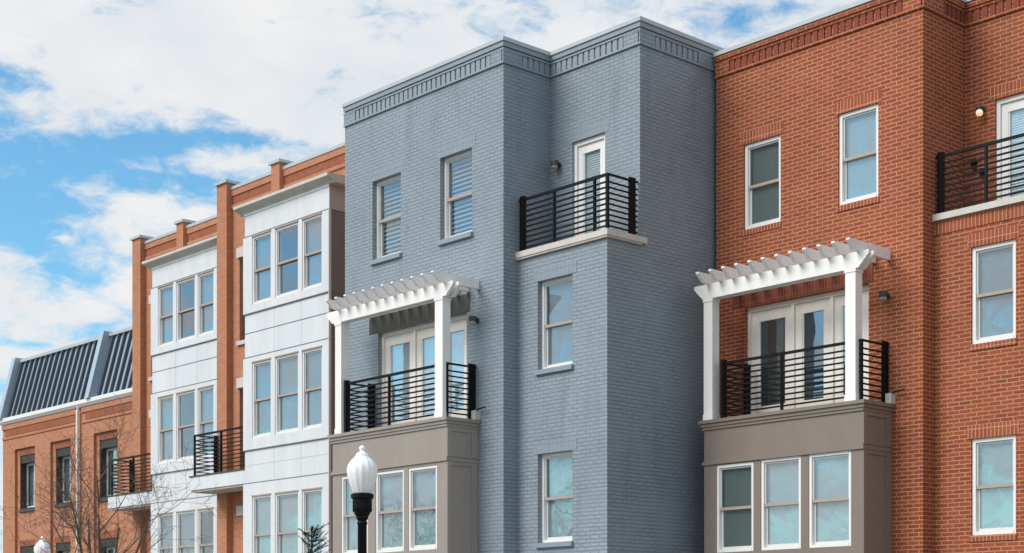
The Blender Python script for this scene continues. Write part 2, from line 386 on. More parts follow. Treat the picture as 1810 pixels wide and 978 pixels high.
def bay_oriel(house, x0, x1, Yf, Yw, ztop, mat, mats, holes, zbot, winargs):
    """panelled oriel bay carrying the balcony"""
    m = MB()
    zl = ztop - 0.79                                       # ledge above the windows
    m.wall('y', Yf, x0, x1, zbot, ztop-.17, holes, 0.10)
    m.wall('x', x1, Yf, Yw, zbot, ztop-.17)
    m.poly([(x0, Yw, zbot), (x0, Yf, zbot), (x0, Yf, ztop-.17), (x0, Yw, ztop-.17)])
    m.poly([(x0, Yf, zbot), (x0, Yw, zbot), (x1, Yw, zbot), (x1, Yf, zbot)])
    bay = m.build('bay', mat, house)
    c = MB()
    steps = [(ztop-.17, ztop-.12, .025), (ztop-.119, ztop-.06, .045), (ztop-.059, ztop-.001, .075)]
    for (a, b, o) in steps:
        c.box(x0-o, x1+o, Yf-o, Yw-.003, a, b)
    c.build('cornice', mat, bay, bevel=.006)
    c = MB(); c.box(x0-.03, x1+.03, Yf-.03, Yw-.003, zl, zl+.045).box(x0-.012, x1+.012, Yf-.012, Yw-.004, zl+.0451, zl+.075)
    c.build('ledge', mat, bay, bevel=.004)
    # raised corner boards and side panels
    c = MB()
    for (za, zb) in ((zl+.08, ztop-.172), (zbot+.1, zl-.002)):
        c.box(x1+.001, x1+.02, Yf+.0, Yf+.10, za, zb).box(x1+.001, x1+.02, Yw-.16, Yw-.004, za, zb)
        c.box(x1+.0012, x1+.018, Yf+.10, Yw-.16, zb-.07, zb).box(x1+.0012, x1+.018, Yf+.10, Yw-.16, za, za+.07)
    c.build('corner_board', mat, bay)
    return bay

# ------------------------------------------------------------------ grey townhouse
def townhouse(p):
    h = thing('townhouse', (p['x0'] + 3, p['YA'], 0), p['label'], 'townhouse')
    x0, XA, XS = p['x0'], p['XA'], p['XS']; YA, YC, YB, YE = p['YA'], p['YC'], p['YB'], p['YA'] + 11
    zt, zf, ztop = p['zterr'], p['zt'] - .46, p['zt']        # terrace floor, frieze bottom, roof edge
    br, so = p['brick'], p['soldier']
    w = MB()
    hA = [x[:4] for x in p['winA']] + [(p['door'][0], p['door'][-1], p['dz'][0], p['dz'][1])] + [x[:4] for x in p['gA']]
    w.wall('y', YA, x0, XA, 0, ztop - .05, hA, p['recess'])
    w.wall('x', XA, YA, YC, 0, zt); w.wall('x', XA, YA, YB, zt, ztop - .05)
    w.wall('y', YC, XA, XS, 0, zt - .05, [x[:4] for x in p['winC']], p['recess'])
    w.wall('y', YB, XA, XS, zt, ztop - .05, [p['doorB']], 0.10)
    w.wall('x', XS, YC, YE, 0, zt - .05); w.wall('x', XS, YB, YE, zt - .05, ztop - .05)
    w.poly([(x0, YE, 0), (x0, YA, 0), (x0, YA, ztop-.05), (x0, YE, ztop-.05)])
    w.poly([(XS, YE, 0), (x0, YE, 0), (x0, YE, ztop-.05), (XS, YE, ztop-.05)])
    w.build('wall', br, h)
    MB().poly([(x0+.05, YA+.05, ztop-.06), (XA-.05, YA+.05, ztop-.06), (XA-.05, YB+.05, ztop-.06), (XS-.05, YB+.05, ztop-.06), (XS-.05, YE-.05, ztop-.06), (x0+.05, YE-.05, ztop-.06)]).build('roof', 'asphalt', h)
    # floors and partition seen only as darkness behind the glass
    f = MB()
    for z in (5.25, 8.33): f.box(x0+.15, XA-.15, YA+.25, YE-.1, z, z+.2)
    f.box(XA-.12, XS-.15, YB+.3, YE-.1, 5.25, 5.45)
    f.box(x0+.15, XS-.15, YA+2.6, YA+2.7, .2, ztop-.2)
    f.build('floor_slab', 'interior', h)
    # coping along the roof edge
    zc = ztop
    c = MB(); e = .06
    c.box(x0-.02, XA+e, YA-e, YA+.25, zc-.07, zc).box(XA-.25, XA+e-.001, YA+.25, YB-.0, zc-.0705, zc-.0005)
    c.box(XA-.25, XS+e, YB-e, YB+.25, zc-.069, zc+.001).box(XS-.25, XS+e-.001, YB+.25, YE, zc-.0695, zc+.0003)
    c.build('coping', p['coping'], h, bevel=.006)
    c = MB(); e = .036
    c.box(x0-.01, XA+e, YA-e, YA+.1, zc-.16, zc-.071).box(XA-.1, XA+e-.001, YA+.1, YB, zc-.161, zc-.0725)
    c.box(XA-.1, XS+e, YB-e, YB+.1, zc-.1595, zc-.071).box(XS-.1, XS+e-.001, YB+.1, YE-.02, zc-.1605, zc-.0725)
    c.build('fascia', p['plain'] if p['grey'] else br, h)
    # frieze: two projecting string courses and a panel of soldier bricks standing on end
    za, zb = zc - .43, zc - .225
    c = MB(); e = .035
    for (q0, q1, e) in ((zb, zb+.03, .036), (za-.035, za, .036)):
        c.box(x0-.01, XA+e, YA-e, YA+.05, q0, q1).box(XA-.05, XA+e-.001, YA+.05, YB, q0+.0005, q1-.0005)
        c.box(XA-.05, XS+e, YB-e, YB+.05, q0+.001, q1+.001).box(XS-.05, XS+e-.001, YB+.05, YE-.02, q0+.0005, q1-.0005)
    c.build('string_course', p['plain'] if p['grey'] else br, h, bevel=.004)
    a0, a1 = p['fr'][0]
    MB().box(x0, a0, YA-.03, YA+.02, za, zb).build('frieze_panel', br, h)
    MB().box(a1, XA, YA-.03, YA+.02, za, zb).box(XA+.03, XA-.02, YA-.03, p['fr'][1][0], za+.0005, zb-.0005).build('frieze_panel', br, h)
    MB().box(p['fr'][2][1], XS, YB-.03, YB+.02, za, zb).box(XS+.03, XS-.02, YB-.03, p['fr'][3][0], za+.0005, zb-.0005).build('frieze_panel', br, h)
    MB().box(XS+.03, XS-.02, p['fr'][3][1], YE-.3, za+.0005, zb-.0005).build('frieze_panel', br, h)
    f = MB(); frieze_y(None, f, a0, a1, YA, za, zb); f.build('frieze', p['frmat'], h)
    f = MB(); frieze_x(f, XA, p['fr'][1][0], YB - .02, za, zb); f.build('frieze', p['frmat'], h)
    f = MB(); frieze_y(None, f, XA+.03, p['fr'][2][1], YB, za, zb); f.build('frieze', p['frmat'], h)
    f = MB(); frieze_x(f, XS, p['fr'][3][0], p['fr'][3][1], za, zb); f.build('frieze', p['frmat'], h)
    # windows
    for (a, b, q0, q1, bl) in p['winA'] + p['winC'] + p['gA']:
        Y = YC if a > XA - .01 else YA
        window(h, a+.003, b-.003, q0+.003, q1-.003, Y + p['frameback'], bl, fw=p['fw'], rail='beige_sash', frame=p['wframe'])
        if p['sill'] == 'stone':
            MB().box(a-.03, b+.03, Y-.06, Y+.05, q0-.085, q0-.001).build('sill', 'grey_paint', h, bevel=.006)
            soldier_lintel(h, a-.10, b+.10, q1+.001, q1+.215, Y, so)
        else:
            soldier_lintel(h, a-.02, b+.02, q0-.10, q0-.001, Y, so, 'sill', .02)
            soldier_lintel(h, a-.06, b+.06, q1+.001, q1+.215, Y, so, 'lintel', .010)
    # balcony french doors behind the pergola
    french_doors(h, p['door'], p['dz'][0], p['dz'][1]-.003, YA + .09, p['dblinds'])
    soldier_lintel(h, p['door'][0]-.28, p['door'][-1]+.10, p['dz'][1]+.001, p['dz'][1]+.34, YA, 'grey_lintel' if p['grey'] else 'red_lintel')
    # terrace door on the top floor
    a, b, q0, q1 = p['doorB']
    f = MB(); Y = YB + .05
    f.box(a+.002, a+.075, Y, Y+.12, q0, q1-.002).box(b-.075, b-.002, Y, Y+.12, q0, q1-.002).box(a+.075, b-.075, Y, Y+.12, q1-.08, q1-.002).box(a+.075, b-.075, Y-.02, Y+.12, q0, q0+.05)
    d = f.build('door', 'white_trim', h)
    glazed_leaf(d, a+.077, b-.077, q0+.052, q1-.082, Y+.035, mat='white_trim', st=.12, top=.15, blind=p['bblind'], gl='glass')
    soldier_lintel(h, a-.1, b+.1, q1+.001, q1+.215, YB, so)
    # terrace slab and railing
    s = MB(); s.box(XA+.003, XS+.07, YC-.07, YB-.003, zt-.049, zt+.055).box(XS+.003, XS+.07, YB-.003, YB+.12, zt-.048, zt+.0545)
    s.build('balcony_slab', 'stone', h, bevel=.006)
    if p['grey']: MB().box(XA+.003, XS+.055, YC-.055, YB-.003, zt-.085, zt-.0495).build('slab_edge', 'conc', h)
    else: MB().box(XA+.003, XS, YC-.012, YC+.05, zt-.27, zt-.051).build('lintel', so, h)
    yr = YC + .05
    railing(h, [(XA+.03, yr), (XS-.04, yr), (XS-.04, YB-.02)], zt+.09, zt+1.04, 9,
            posts=[(XA+.03+(XS-XA-.07)*.40, yr), (XS-.35, yr), (XS-.04, yr)], plates=[(XA+.09, yr, .05, .035), (XS-.04, YB-.16, .02, .075)])
    # oriel bay, its windows, the pergola over it
    bx0, bx1, Yt, zb = p['bx0'], p['bx1'], p['Yt'], p['zbay']
    holes = [q for q in p['bwin']]
    bay_oriel(h, bx0, bx1, Yt, YA, zb, p['bmat'], None, holes, 0.35, None)
    for i, (a, b, q0, q1) in enumerate(p['bwin']):
        window(h, a+.002, b-.002, q0+.002, q1-.002, Yt+.015, p['bblinds'][i], fw=.05, gl='glass_bay')
    MB().box(bx0+.05, bx1-.05, Yt+.05, YA-.01, zb-.2, zb-.171).build('balcony_floor', 'conc', h)
    MB().box(bx0+.1, bx1-.1, YA-.06, YA-.02, .5, zb-.25).build('bay_lining', 'interior', h)
    yr = Yt + .06
    xa, xb = bx0 + .40, bx1 - .06
    railing(h, [(xa, YA-.005), (xa, yr), (xb, yr), (xb, YA-.005)][0:4], zb+.04, zb+1.0, 9,
            posts=[(xa + (xb-xa)*.44, yr), (xb-.01, yr)], plates=[(xa, yr, .03, .055), (xa, YA-.09, .02, .08), (xb, YA-.09, .02, .075)])
    pergola(h, p['px'][0], p['px'][1], Yt-.06, YA-.004, zb, p['pz'][0], p['pz'][1], p['pposts'], 12, p['prx'][0], p['prx'][1])
    MB().box(bx1-.02, bx1+.09, YA-.14, YA-.005, zb-.0, zb+.17).build('end_block', 'stone', h)
    MB().tube([(bx1+.03, YA-.08, zb+.13), (bx1+.12, YA-.09, zb+.19), (bx1+.33, YA-.10, zb+.205)], .014, 6).build('cable_arm', 'black_metal', h)
    for (x, z, Y, lit) in p['lamps']: wall_lamp(h, x, z, Y, lit)
    return h

grey = dict(label='grey painted brick townhouse with white pergola balcony, between white bayed houses and red brick house', grey=True,
    x0=-25.85, XA=-21.03, XS=-18.76, YA=18.9, YC=19.25, YB=20.07, zterr=8.55, zt=12.45,
    brick='grey_brick', soldier='grey_soldier', plain='grey_paint', frmat='grey_paint', coping='coping', recess=.16, frameback=.10, fw=.055, wframe='white_trim', sill='stone',
    winA=[(-24.93, -24.02, 9.10, 10.68, 'louvre'), (-22.82, -21.90, 9.10, 10.67, 'louvre')], gA=[],
    winC=[(-20.50, -19.61, 6.40, 8.00, 'blind_grey'), (-20.50, -19.61, 3.30, 4.90, 'blind_pale'), (-20.50, -19.61, 0.9, 2.2, 'blind_grey')],
    door=[-24.75, -23.72, -22.90, -22.05], dz=(5.60, 7.64), dblinds=['blind_white', 'blind_white', 'blind_white'], doorB=(-20.45, -19.61, 8.62, 10.66), bblind='blind_white',
    fr=[(-25.47, -21.35), (19.34, 20.07), (-21.03, -19.13), (20.43, 21.59)],
    bx0=-25.25, bx1=-21.74, Yt=18.16, zbay=5.60, bmat='taupe',
    bwin=[(-24.97, -24.10, 3.22, 4.76), (-23.86, -22.99, 3.22, 4.76), (-22.86, -22.02, 3.22, 4.76)], bblinds=['blind_pale', 'blind_pale', 'blind_pale'],
    px=(-25.38, -21.50), pz=(7.78, 8.02), pposts=[(-25.10, -24.90), (-22.02, -21.80)], prx=(-24.95, -21.72),
    lamps=[(-20.79, 10.32, 20.07, False), (-21.74, 7.44, 18.9, False)])
townhouse(grey)
red = dict(label='red brick townhouse with dark taupe bay and white pergola, rightmost house', grey=False,
    x0=-18.66, XA=-14.30, XS=-12.02, YA=22.0, YC=22.33, YB=23.23, zterr=8.45, zt=12.28,
    brick='red_brick', soldier='red_soldier', plain='red_plain', frmat='red_plain', coping='coping', recess=.12, frameback=.035, fw=.06, wframe='white_trim', sill='brick',
    winA=[(-18.02, -17.19, 8.92, 10.46, 'blind_olive'), (-15.97, -15.16, 8.94, 10.50, 'blind_pale')], gA=[],
    winC=[(-13.63, -12.84, 6.30, 7.86, 'blind_grey'), (-13.63, -12.84, 3.24, 4.79, 'blind_pale'), (-13.63, -12.84, 0.9, 2.2, 'blind_grey')],
    door=[-18.0, -17.0, -16.17, -15.35], dz=(5.47, 7.53), dblinds=['dark_blind', 'dark_blind', None], doorB=(-13.74, -12.86, 8.52, 10.47), bblind='blind_white',
    fr=[(-18.34, -14.67), (22.55, 23.23), (-14.30, -12.4), (23.6, 24.8)],
    bx0=-18.27, bx1=-14.91, Yt=21.21, zbay=5.45, bmat='taupe_dark',
    bwin=[(-17.99, -17.16, 3.10, 4.64), (-17.00, -16.15, 3.10, 4.66), (-15.99, -15.14, 3.10, 4.66)], bblinds=['blind_olive', 'blind_pale', 'blind_pale'],
    px=(-18.45, -14.76), pz=(7.59, 7.85), pposts=[(-18.24, -18.04), (-15.22, -15.02)], prx=(-18.12, -14.95),
    lamps=[(-13.95, 10.36, 23.23, True), (-14.98, 7.25, 22.0, False)])
rh = townhouse(red)
# two small outlet boxes on the terrace wall
MB().box(-14.14, -14.06, 23.16, 23.228, 9.42, 9.55).box(-14.12, -14.08, 23.15, 23.16, 9.40, 9.44).build('outlet_box', 'black_metal', rh)
MB().box(-13.98, -13.91, 23.17, 23.228, 9.24, 9.37).build('outlet_box', 'black_metal', rh)

# ------------------------------------------------------------------ white bayed houses
def bayed(dx, dy, label, blinds):
    X = lambda x: x + dx
    Y0 = 20.9 + dy                                         # recessed wall plane
    h = thing('townhouse', (X(-30.5), Y0, 0), label, 'townhouse', 'white bayed brick townhouses')
    xl, xr = X(-33.72), (-25.87 if dx == 0 else X(-27.52) - .002)
    yp = Y0 - .12; ye = Y0 + 10; zc = 12.70
    w = MB()
    w.wall('y', Y0, xl+.02, xr, 0, zc, [(X(-32.95), X(-31.9), 5.62, 7.7), (X(-32.95), X(-31.9), 8.9, 10.9)], .15)
    w.poly([(xr, Y0, 0), (xr, ye, 0), (xr, ye, zc), (xr, Y0, zc)]); w.poly([(xl, ye, 0), (xl, yp, 0), (xl, yp, zc), (xl, ye, zc)]); w.poly([(xr, ye, 0), (xl, ye, 0), (xl, ye, zc), (xr, ye, zc)])
    w.build('wall', 'orange_brick', h)
    MB().box(xl+.1, xr-.1, Y0+.3, ye-.05, zc-.35, zc-.3).build('roof', 'asphalt', h)
    MB().box(xl+.1, xr-.1, Y0+2.6, Y0+2.7, 0.2, zc-.5).box(xl+.1, xr-.1, Y0+.2, Y0+2.6, 5.3, 5.5).box(xl+.1, xr-.1, Y0+.2, Y0+2.6, 8.4, 8.6).build('floor_slab', 'interior', h)
    # pilaster running the full height and short parapet pier
    MB().box(xl, X(-33.27), yp-.05, Y0+.02, 0, zc+.12).build('pilaster', 'orange_brick', h)
    MB().box(xl+.001, X(-33.28), Y0+.021, Y0+.42, zc+.001, zc+.12).build('pilaster', 'orange_brick', h)
    MB().box(xl-.05, X(-33.22), yp-.10, Y0+.47, zc+.121, zc+.19).build('pier_cap', 'coping', h, bevel=.008)
    MB().box(X(-31.35), X(-31.0), yp-.02, Y0+.35, 11.75, zc+.12).build('pier', 'orange_brick', h)
    MB().box(X(-31.41), X(-30.94), yp-.07, Y0+.40, zc+.121, zc+.19).build('pier_cap', 'coping', h, bevel=.008)
    for (a, b) in ((X(-33.268), X(-31.352)), (X(-30.998), xr)):
        MB().box(a, b, Y0-.06, Y0+.3, zc-.045, zc+.03).build('coping', 'coping', h, bevel=.006)
        MB().box(a, b, Y0-.04, Y0-.003, zc-.20, zc-.046).build('parapet_band', 'orange_brick', h)
        MB().box(a, b, Y0-.015, Y0-.003, zc-.42, zc-.201).build('frieze', 'orange_soldier', h)
        MB().box(a, b, Y0-.04, Y0-.003, zc-.50, zc-.421).build('string_course', 'orange_brick', h)
    # bay
    bx0, bx1, yf = X(-31.30), X(-27.93), 20.0 + dy
    wx = [(X(-30.95), X(-30.16)), (X(-30.0), X(-29.07)), (X(-28.93), X(-28.16))]
    rows = [(9.33, 10.90), (6.23, 7.98), (3.08, 4.88), (0.9, 2.0)]
    holes = [(a, b, q0, q1) for (a, b) in wx for (q0, q1) in rows]
    o = .03
    m = MB()
    bands = [(.3, 2.15), (2.88, 5.20), (5.97, 8.13), (9.15, 10.95)]           # trim framed window bands, proud of the siding
    for (q0, q1) in bands:
        hs = [q for q in holes if q[2] > q0 - .01 and q[3] < q1 + .01]
        m.wall('y', yf-o, bx0-o, bx1, q0, q1, hs, .12)
        m.poly([(bx0-o, Y0, q0), (bx0-o, yf-o, q0), (bx0-o, yf-o, q1), (bx0-o, Y0, q1)])
        m.poly([(bx0-o, yf-o, q0), (bx0-o, yf, q0), (bx1, yf, q0), (bx1, yf-o, q0)]); m.poly([(bx0-o, yf-o, q1), (bx1, yf-o, q1), (bx1, yf, q1), (bx0-o, yf, q1)])
    for (q0, q1) in ((0, .3), (2.15, 2.88), (5.20, 5.97), (8.13, 9.15), (10.95, 11.52)):
        m.wall('y', yf, bx0, bx1, q0, q1)
        m.poly([(bx0, Y0, q0), (bx0, yf, q0), (bx0, yf, q1), (bx0, Y0, q1)])
    m.poly([(bx0, yf, 11.5), (bx1, yf, 11.5), (bx1, Y0, 11.5), (bx0, Y0, 11.5)])
    bay = m.build('bay', 'panel', h)
    s = MB(); s.wall('x', bx1-.0, yf-.001, Y0, 0, 10.95); s.build('side_panel', 'panel_shade', bay)
    s = MB(); s.wall('x', bx1-.0, yf-.001, Y0, 10.951, 11.5); s.build('side_panel', 'panel_pale_shade', bay)
    MB().box(bx1+.002, bx1+.02, yf-o, yf+.035, .3, 10.95).build('corner_trim', 'panel', bay)
    # joints
    for z in (2.88, 5.20, 5.97, 8.13, 9.15, 10.95): MB().box(bx0-o-.004, bx1+.006, yf-o-.004, yf+.002, z-.010, z+.010).build('panel_joint', 'joint', bay)
    for z in (8.70,): MB().box(bx0-.003, bx1+.003, yf-.004, yf+.001, z-.010, z+.010).build('panel_joint', 'joint', bay)
    for z in (10.95, 9.15, 8.7, 8.13, 5.97, 5.2): MB().box(bx1+.001, bx1+.006, yf+.036, Y0, z-.012, z+.012).build('panel_joint', 'joint', bay)
    j = MB()
    for x in (X(-30.08), X(-29.0)):
        for (q0, q1) in ((5.21, 5.96), (8.14, 9.14), (2.16, 2.87)): j.box(x-.006, x+.006, yf-.003, yf+.001, q0, q1)
    for z in (5.62, 2.55): j.box(bx0+.002, bx1-.002, yf-.003, yf+.001, z-.006, z+.006)
    j.build('panel_seam', 'joint_faint', bay)
    # cornice
    c = MB(); c.prism_x([(yf-.02, 11.50), (yf-.05, 11.55), (yf-.17, 11.60), (yf-.20, 11.61), (yf-.20, 11.675), (Y0-.05, 11.72), (Y0-.05, 11.50)], bx0-.20, bx1+.20)
    c.build('cornice', 'stone', bay, bevel=.008)
    MB().box(bx0-.02, bx1-.0, yf-.018, yf-.001, 11.45, 11.50).build('cornice_bed', 'panel', bay)
    k = 0
    for (q0, q1) in rows:
        for (a, b) in wx:
            window(h, a+.002, b-.002, q0+.002, q1-.002, yf-o+.02, blinds[k % len(blinds)], fw=.042, gl='glass_bay', frame='white_trim'); k += 1
        # slim beige head drip above the glazing
        for (a, b) in wx: MB().box(a, b, yf-o-.018, yf-o+.015, q1+.002, q1+.03).build('drip', 'beige_sash', h)
    # stone blocks where the side doors' lintels and sills meet the bay
    for z in (11.05, 7.85, 4.72): MB().box(X(-33.02), bx0-.05, Y0-.05, Y0+.02, z-.12, z+.12).build('lintel', 'stone', h)
    for z in (8.85,): MB().box(X(-33.02), bx0-.05, Y0-.06, Y0+.02, z-.07, z+.03).build('sill', 'stone', h)
    for (q0, q1) in ((5.62, 7.7), (8.9, 10.9)):
        d = MB().box(X(-32.95), X(-31.9), Y0+.12, Y0+.18, q0, q1).build('door', 'black_frame', h)
        MB().box(X(-32.8), X(-32.05), Y0+.10, Y0+.118, q0+.2, q1-.12).build('pane', 'glass', d)
    # balcony beside the bay
    sx0, sx1, sy = X(-33.80), bx0 - .035, 20.02 + dy
    MB().box(sx0, sx1, sy, Y0-.18, 5.22, 5.54).build('balcony_slab', 'panel', h, bevel=.006)
    MB().box(sx0+.02, sx1-.01, sy+.03, Y0-.18, 5.17, 5.219).build('soffit', 'conc', h)
    MB().box(sx0-.02, sx1, sy-.02, Y0-.18, 5.541, 5.575).build('slab_edge', 'dark_metal', h)
    railing(h, [(sx0+.14, Y0-.19), (sx0+.14, sy+.05), (sx1-.005, sy+.05)], 5.62, 6.58, 9, posts=[(sx0+.14, sy+.05), (sx0+1.35, sy+.05)], plates=[(sx0+.14, Y0-.24, .02, .05)], bar=.012)
    return h
bayed(0, 0, 'orange brick townhouse with white panelled bay directly left of the grey house', ['blind_grey', None, 'blind_grey', 'blind_grey', 'blind_grey', 'blind_grey', 'blind_pale', 'blind_pale', 'blind_pale'])
bayed(-6.2, 1.06, 'orange brick townhouse with white panelled bay next to the mansard roofed building', ['blind_grey', None, 'blind_grey', 'blind_grey', None, 'blind_grey', 'blind_grey', 'blind_grey', None])

# ------------------------------------------------------------------ mansard roofed building
def mansard():
    h = thing('brick_building', (-46.3, 23.7, 0), 'orange brick building with dark blue metal mansard roof at the far left', 'building')
    x0, x1, Y, ye = -52.62, -39.97, 23.7, 35.0
    xs = [(-51.45, -50.12), (-48.75, -47.50), (-45.70, -44.36), (-42.9, -41.6)]
    rows = [(6.02, 7.88), (2.9, 4.75)]
    w = MB()
    holes = [(a, b, q0, q1) for (a, b) in xs for (q0, q1) in rows]
    # tall shallow recesses that hold the windows
    rec = [(a-.22, b+.0, .5, 8.12) for (a, b) in xs]
    w.wall('y', Y, x0, x1, 0, 9.1, rec, .09)
    for (a, b, c0, c1) in rec:
        hs = [q for q in holes if a - .01 < q[0] < b]
        w.wall('y', Y+.09, a, b, c0, c1, hs, .30)
    w.wall('x', x1, Y, ye, 0, 9.1); w.poly([(x0, ye, 0), (x0, Y, 0), (x0, Y, 9.1), (x0, ye, 9.1)]); w.poly([(x1, ye, 0), (x0, ye, 0), (x0, ye, 9.1), (x1, ye, 9.1)])
    w.build('wall', 'orange_brick', h)
    MB().box(x0+.1, x1-.1, Y+2.5, Y+2.6, .2, 9).box(x0+.1, x1-.1, Y+.5, Y+2.5, 5.2, 5.4).build('floor_slab', 'interior', h)
    for (a, b) in ((x0, -46.95), (-46.7, x1)):
        MB().box(a+.25, b-.02, Y-.02, Y-.002, 8.62, 8.86).build('frieze', 'orange_soldier', h)
        MB().box(a, b, Y-.045, Y-.002, 8.861, 9.02).build('string_course', 'orange_brick', h)
        MB().box(a, b, Y-.035, Y-.002, 8.52, 8.60).build('string_course', 'orange_brick', h)
    for (a, b) in xs:
        for (q0, q1) in rows:
            soldier_lintel(h, a-.05, b-.001, q1+.002, q1+.21, Y+.09, 'orange_soldier', 'lintel', .012)
            f = MB(); yb = Y + .12
            f.box(a+.002, a+.03, yb, Y+.38, q0, q1-.002).box(b-.03, b-.002, yb, Y+.38, q0, q1-.002).box(a+.03, b-.03, yb, Y+.38, q1-.26, q1-.002).box(a+.03, b-.03, yb, Y+.38, q0, q0+.05)
            win = f.build('window', 'black_frame', h)
            m = (a + b) / 2 + .05
            g = MB(); yg = Y + .32
            for (c, d) in ((a+.03, m-.02), (m+.02, b-.03)):
                g.box(c, c+.06, yg, yg+.04, q0+.05, q1-.26).box(d-.06, d, yg, yg+.04, q0+.05, q1-.26).box(c+.06, d-.06, yg, yg+.04, q1-.33, q1-.26).box(c+.06, d-.06, yg, yg+.04, q0+.05, q0+.13)
            g.build('casement', 'white_trim', win)
            for (c, d) in ((a+.09, m-.08), (m+.08, b-.09)):
                MB().box(c, d, yg+.015, yg+.021, q0+.13, q1-.33).build('pane', 'glass_door', win)
            MB().box(a+.03, b-.03, yg+.08, yg+.085, q0+.05, q1-.26).build('blind', 'blind_pale', win)
            MB().box(a-.02, b, Y+.03, Y+.118, q0-.09, q0-.001).build('sill', 'dark_metal', h)
    # mansard slope
    zb, zt, yt = 9.26, 11.28, Y + .60
    s = MB()
    prof = [(Y+.06, zb), (yt, zt), (yt+.4, zt), (Y+3, zb)]
    s.prism_x([(Y+.06, zb), (yt, zt), (ye-.1, zt), (ye-.1, zb)], x0+.02, x1-.01)
    roof = s.build('roof', 'steel_roof', h)
    k = MB(); n = int((x1 - x0) / .39)
    for i in range(1, n + 1):
        x = x0 + i * (x1 - x0) / (n + .5)
        k.prism_x([(Y+.06, zb), (Y-.045, zb), (yt-.105, zt-.01), (yt, zt-.01)], x-.028, x+.028)
    k.build('standing_seam', 'steel_shade', roof)
    for x in (x0+.12, -46.02):
        MB().prism_x([(Y+.10, zb-.02), (Y-.22, zb-.02), (yt-.26, zt+.16), (yt+.3, zt+.16), (yt+.3, zb)], x-.13, x+.14).build('party_wall_fin', 'steel_roof', roof, bevel=.01)
    MB().box(x0+.0, x1-.01, yt-.10, yt+.15, zt+.001, zt+.10).build('ridge_cap', 'coping', roof)
    MB().prism_x([(Y-.14, 9.13), (Y-.14, 9.25), (Y+.05, 9.25), (Y+.05, 9.04), (Y-.06, 9.04)], x0-.06, x1-.01).build('gutter', 'white_trim', h)
    MB().tube([(-46.83, Y-.07, 9.06), (-46.83, Y-.10, 8.9), (-46.83, Y-.10, 4.5), (-46.83, Y-.10, .1)], .055, 8).build('downpipe', 'white_trim', h)
mansard()

# ------------------------------------------------------------------ street lamps
def street_lamp(x, y):
    o = thing('street_lamp', (x, y, 0.14), 'near black street lamp with white acorn globe in front of the grey house bay windows', 'street lamp', 'street lamps along the kerb')
    zb = 3.44
    MB().lathe([(.19, .14), (.19, .30), (.15, .36), (.13, .8), (.09, .86), (.062, 1.0), (.058, 3.05), (.066, 3.06), (.066, 3.09), (.055, 3.10)], x, y, 20).build('post', 'black_metal', o, True)
    c = MB().lathe([(.055, 3.10), (.075, 3.13), (.078, 3.16), (.10, 3.19), (.118, 3.26), (.122, 3.38), (.145, 3.39), (.148, 3.44), (.12, 3.455), (0, 3.455)], x, y, 20).build('fitter', 'black_metal', o)
    g = MB().lathe([(.115, 3.455), (.135, 3.50), (.175, 3.60), (.198, 3.70), (.200, 3.76), (.190, 3.81), (.150, 3.87), (.105, 3.915), (.085, 3.935), (.088, 3.95), (.060, 3.975), (.035, 3.99), (.030, 4.005), (.042, 4.02), (.040, 4.045), (.022, 4.065), (0, 4.07)], x, y, 112, -.045)
    g.build('globe', 'lamp_glass', o, True)
    b = MB()
    for k in range(10):
        a = 2 * math.pi * k / 10; b.box(x + .118*math.cos(a) - .008, x + .118*math.cos(a) + .008, y + .118*math.sin(a) - .008, y + .118*math.sin(a) + .008, 3.22, 3.385)
    b.build('fitter_rib', 'black_metal', o)
    return o
lamp = street_lamp(-16.15, 12.08)
c = lamp.copy(); COL.objects.link(c); c.location = (-35.75, 17.1, 0.14); c['label'] = 'far street lamp whose white globe top rises before the orange brick wall'
for ch in [o for o in bpy.data.objects if o.parent == lamp]:
    d = ch.copy(); COL.objects.link(d); d.parent = c; d.matrix_parent_inverse = ch.matrix_parent_inverse

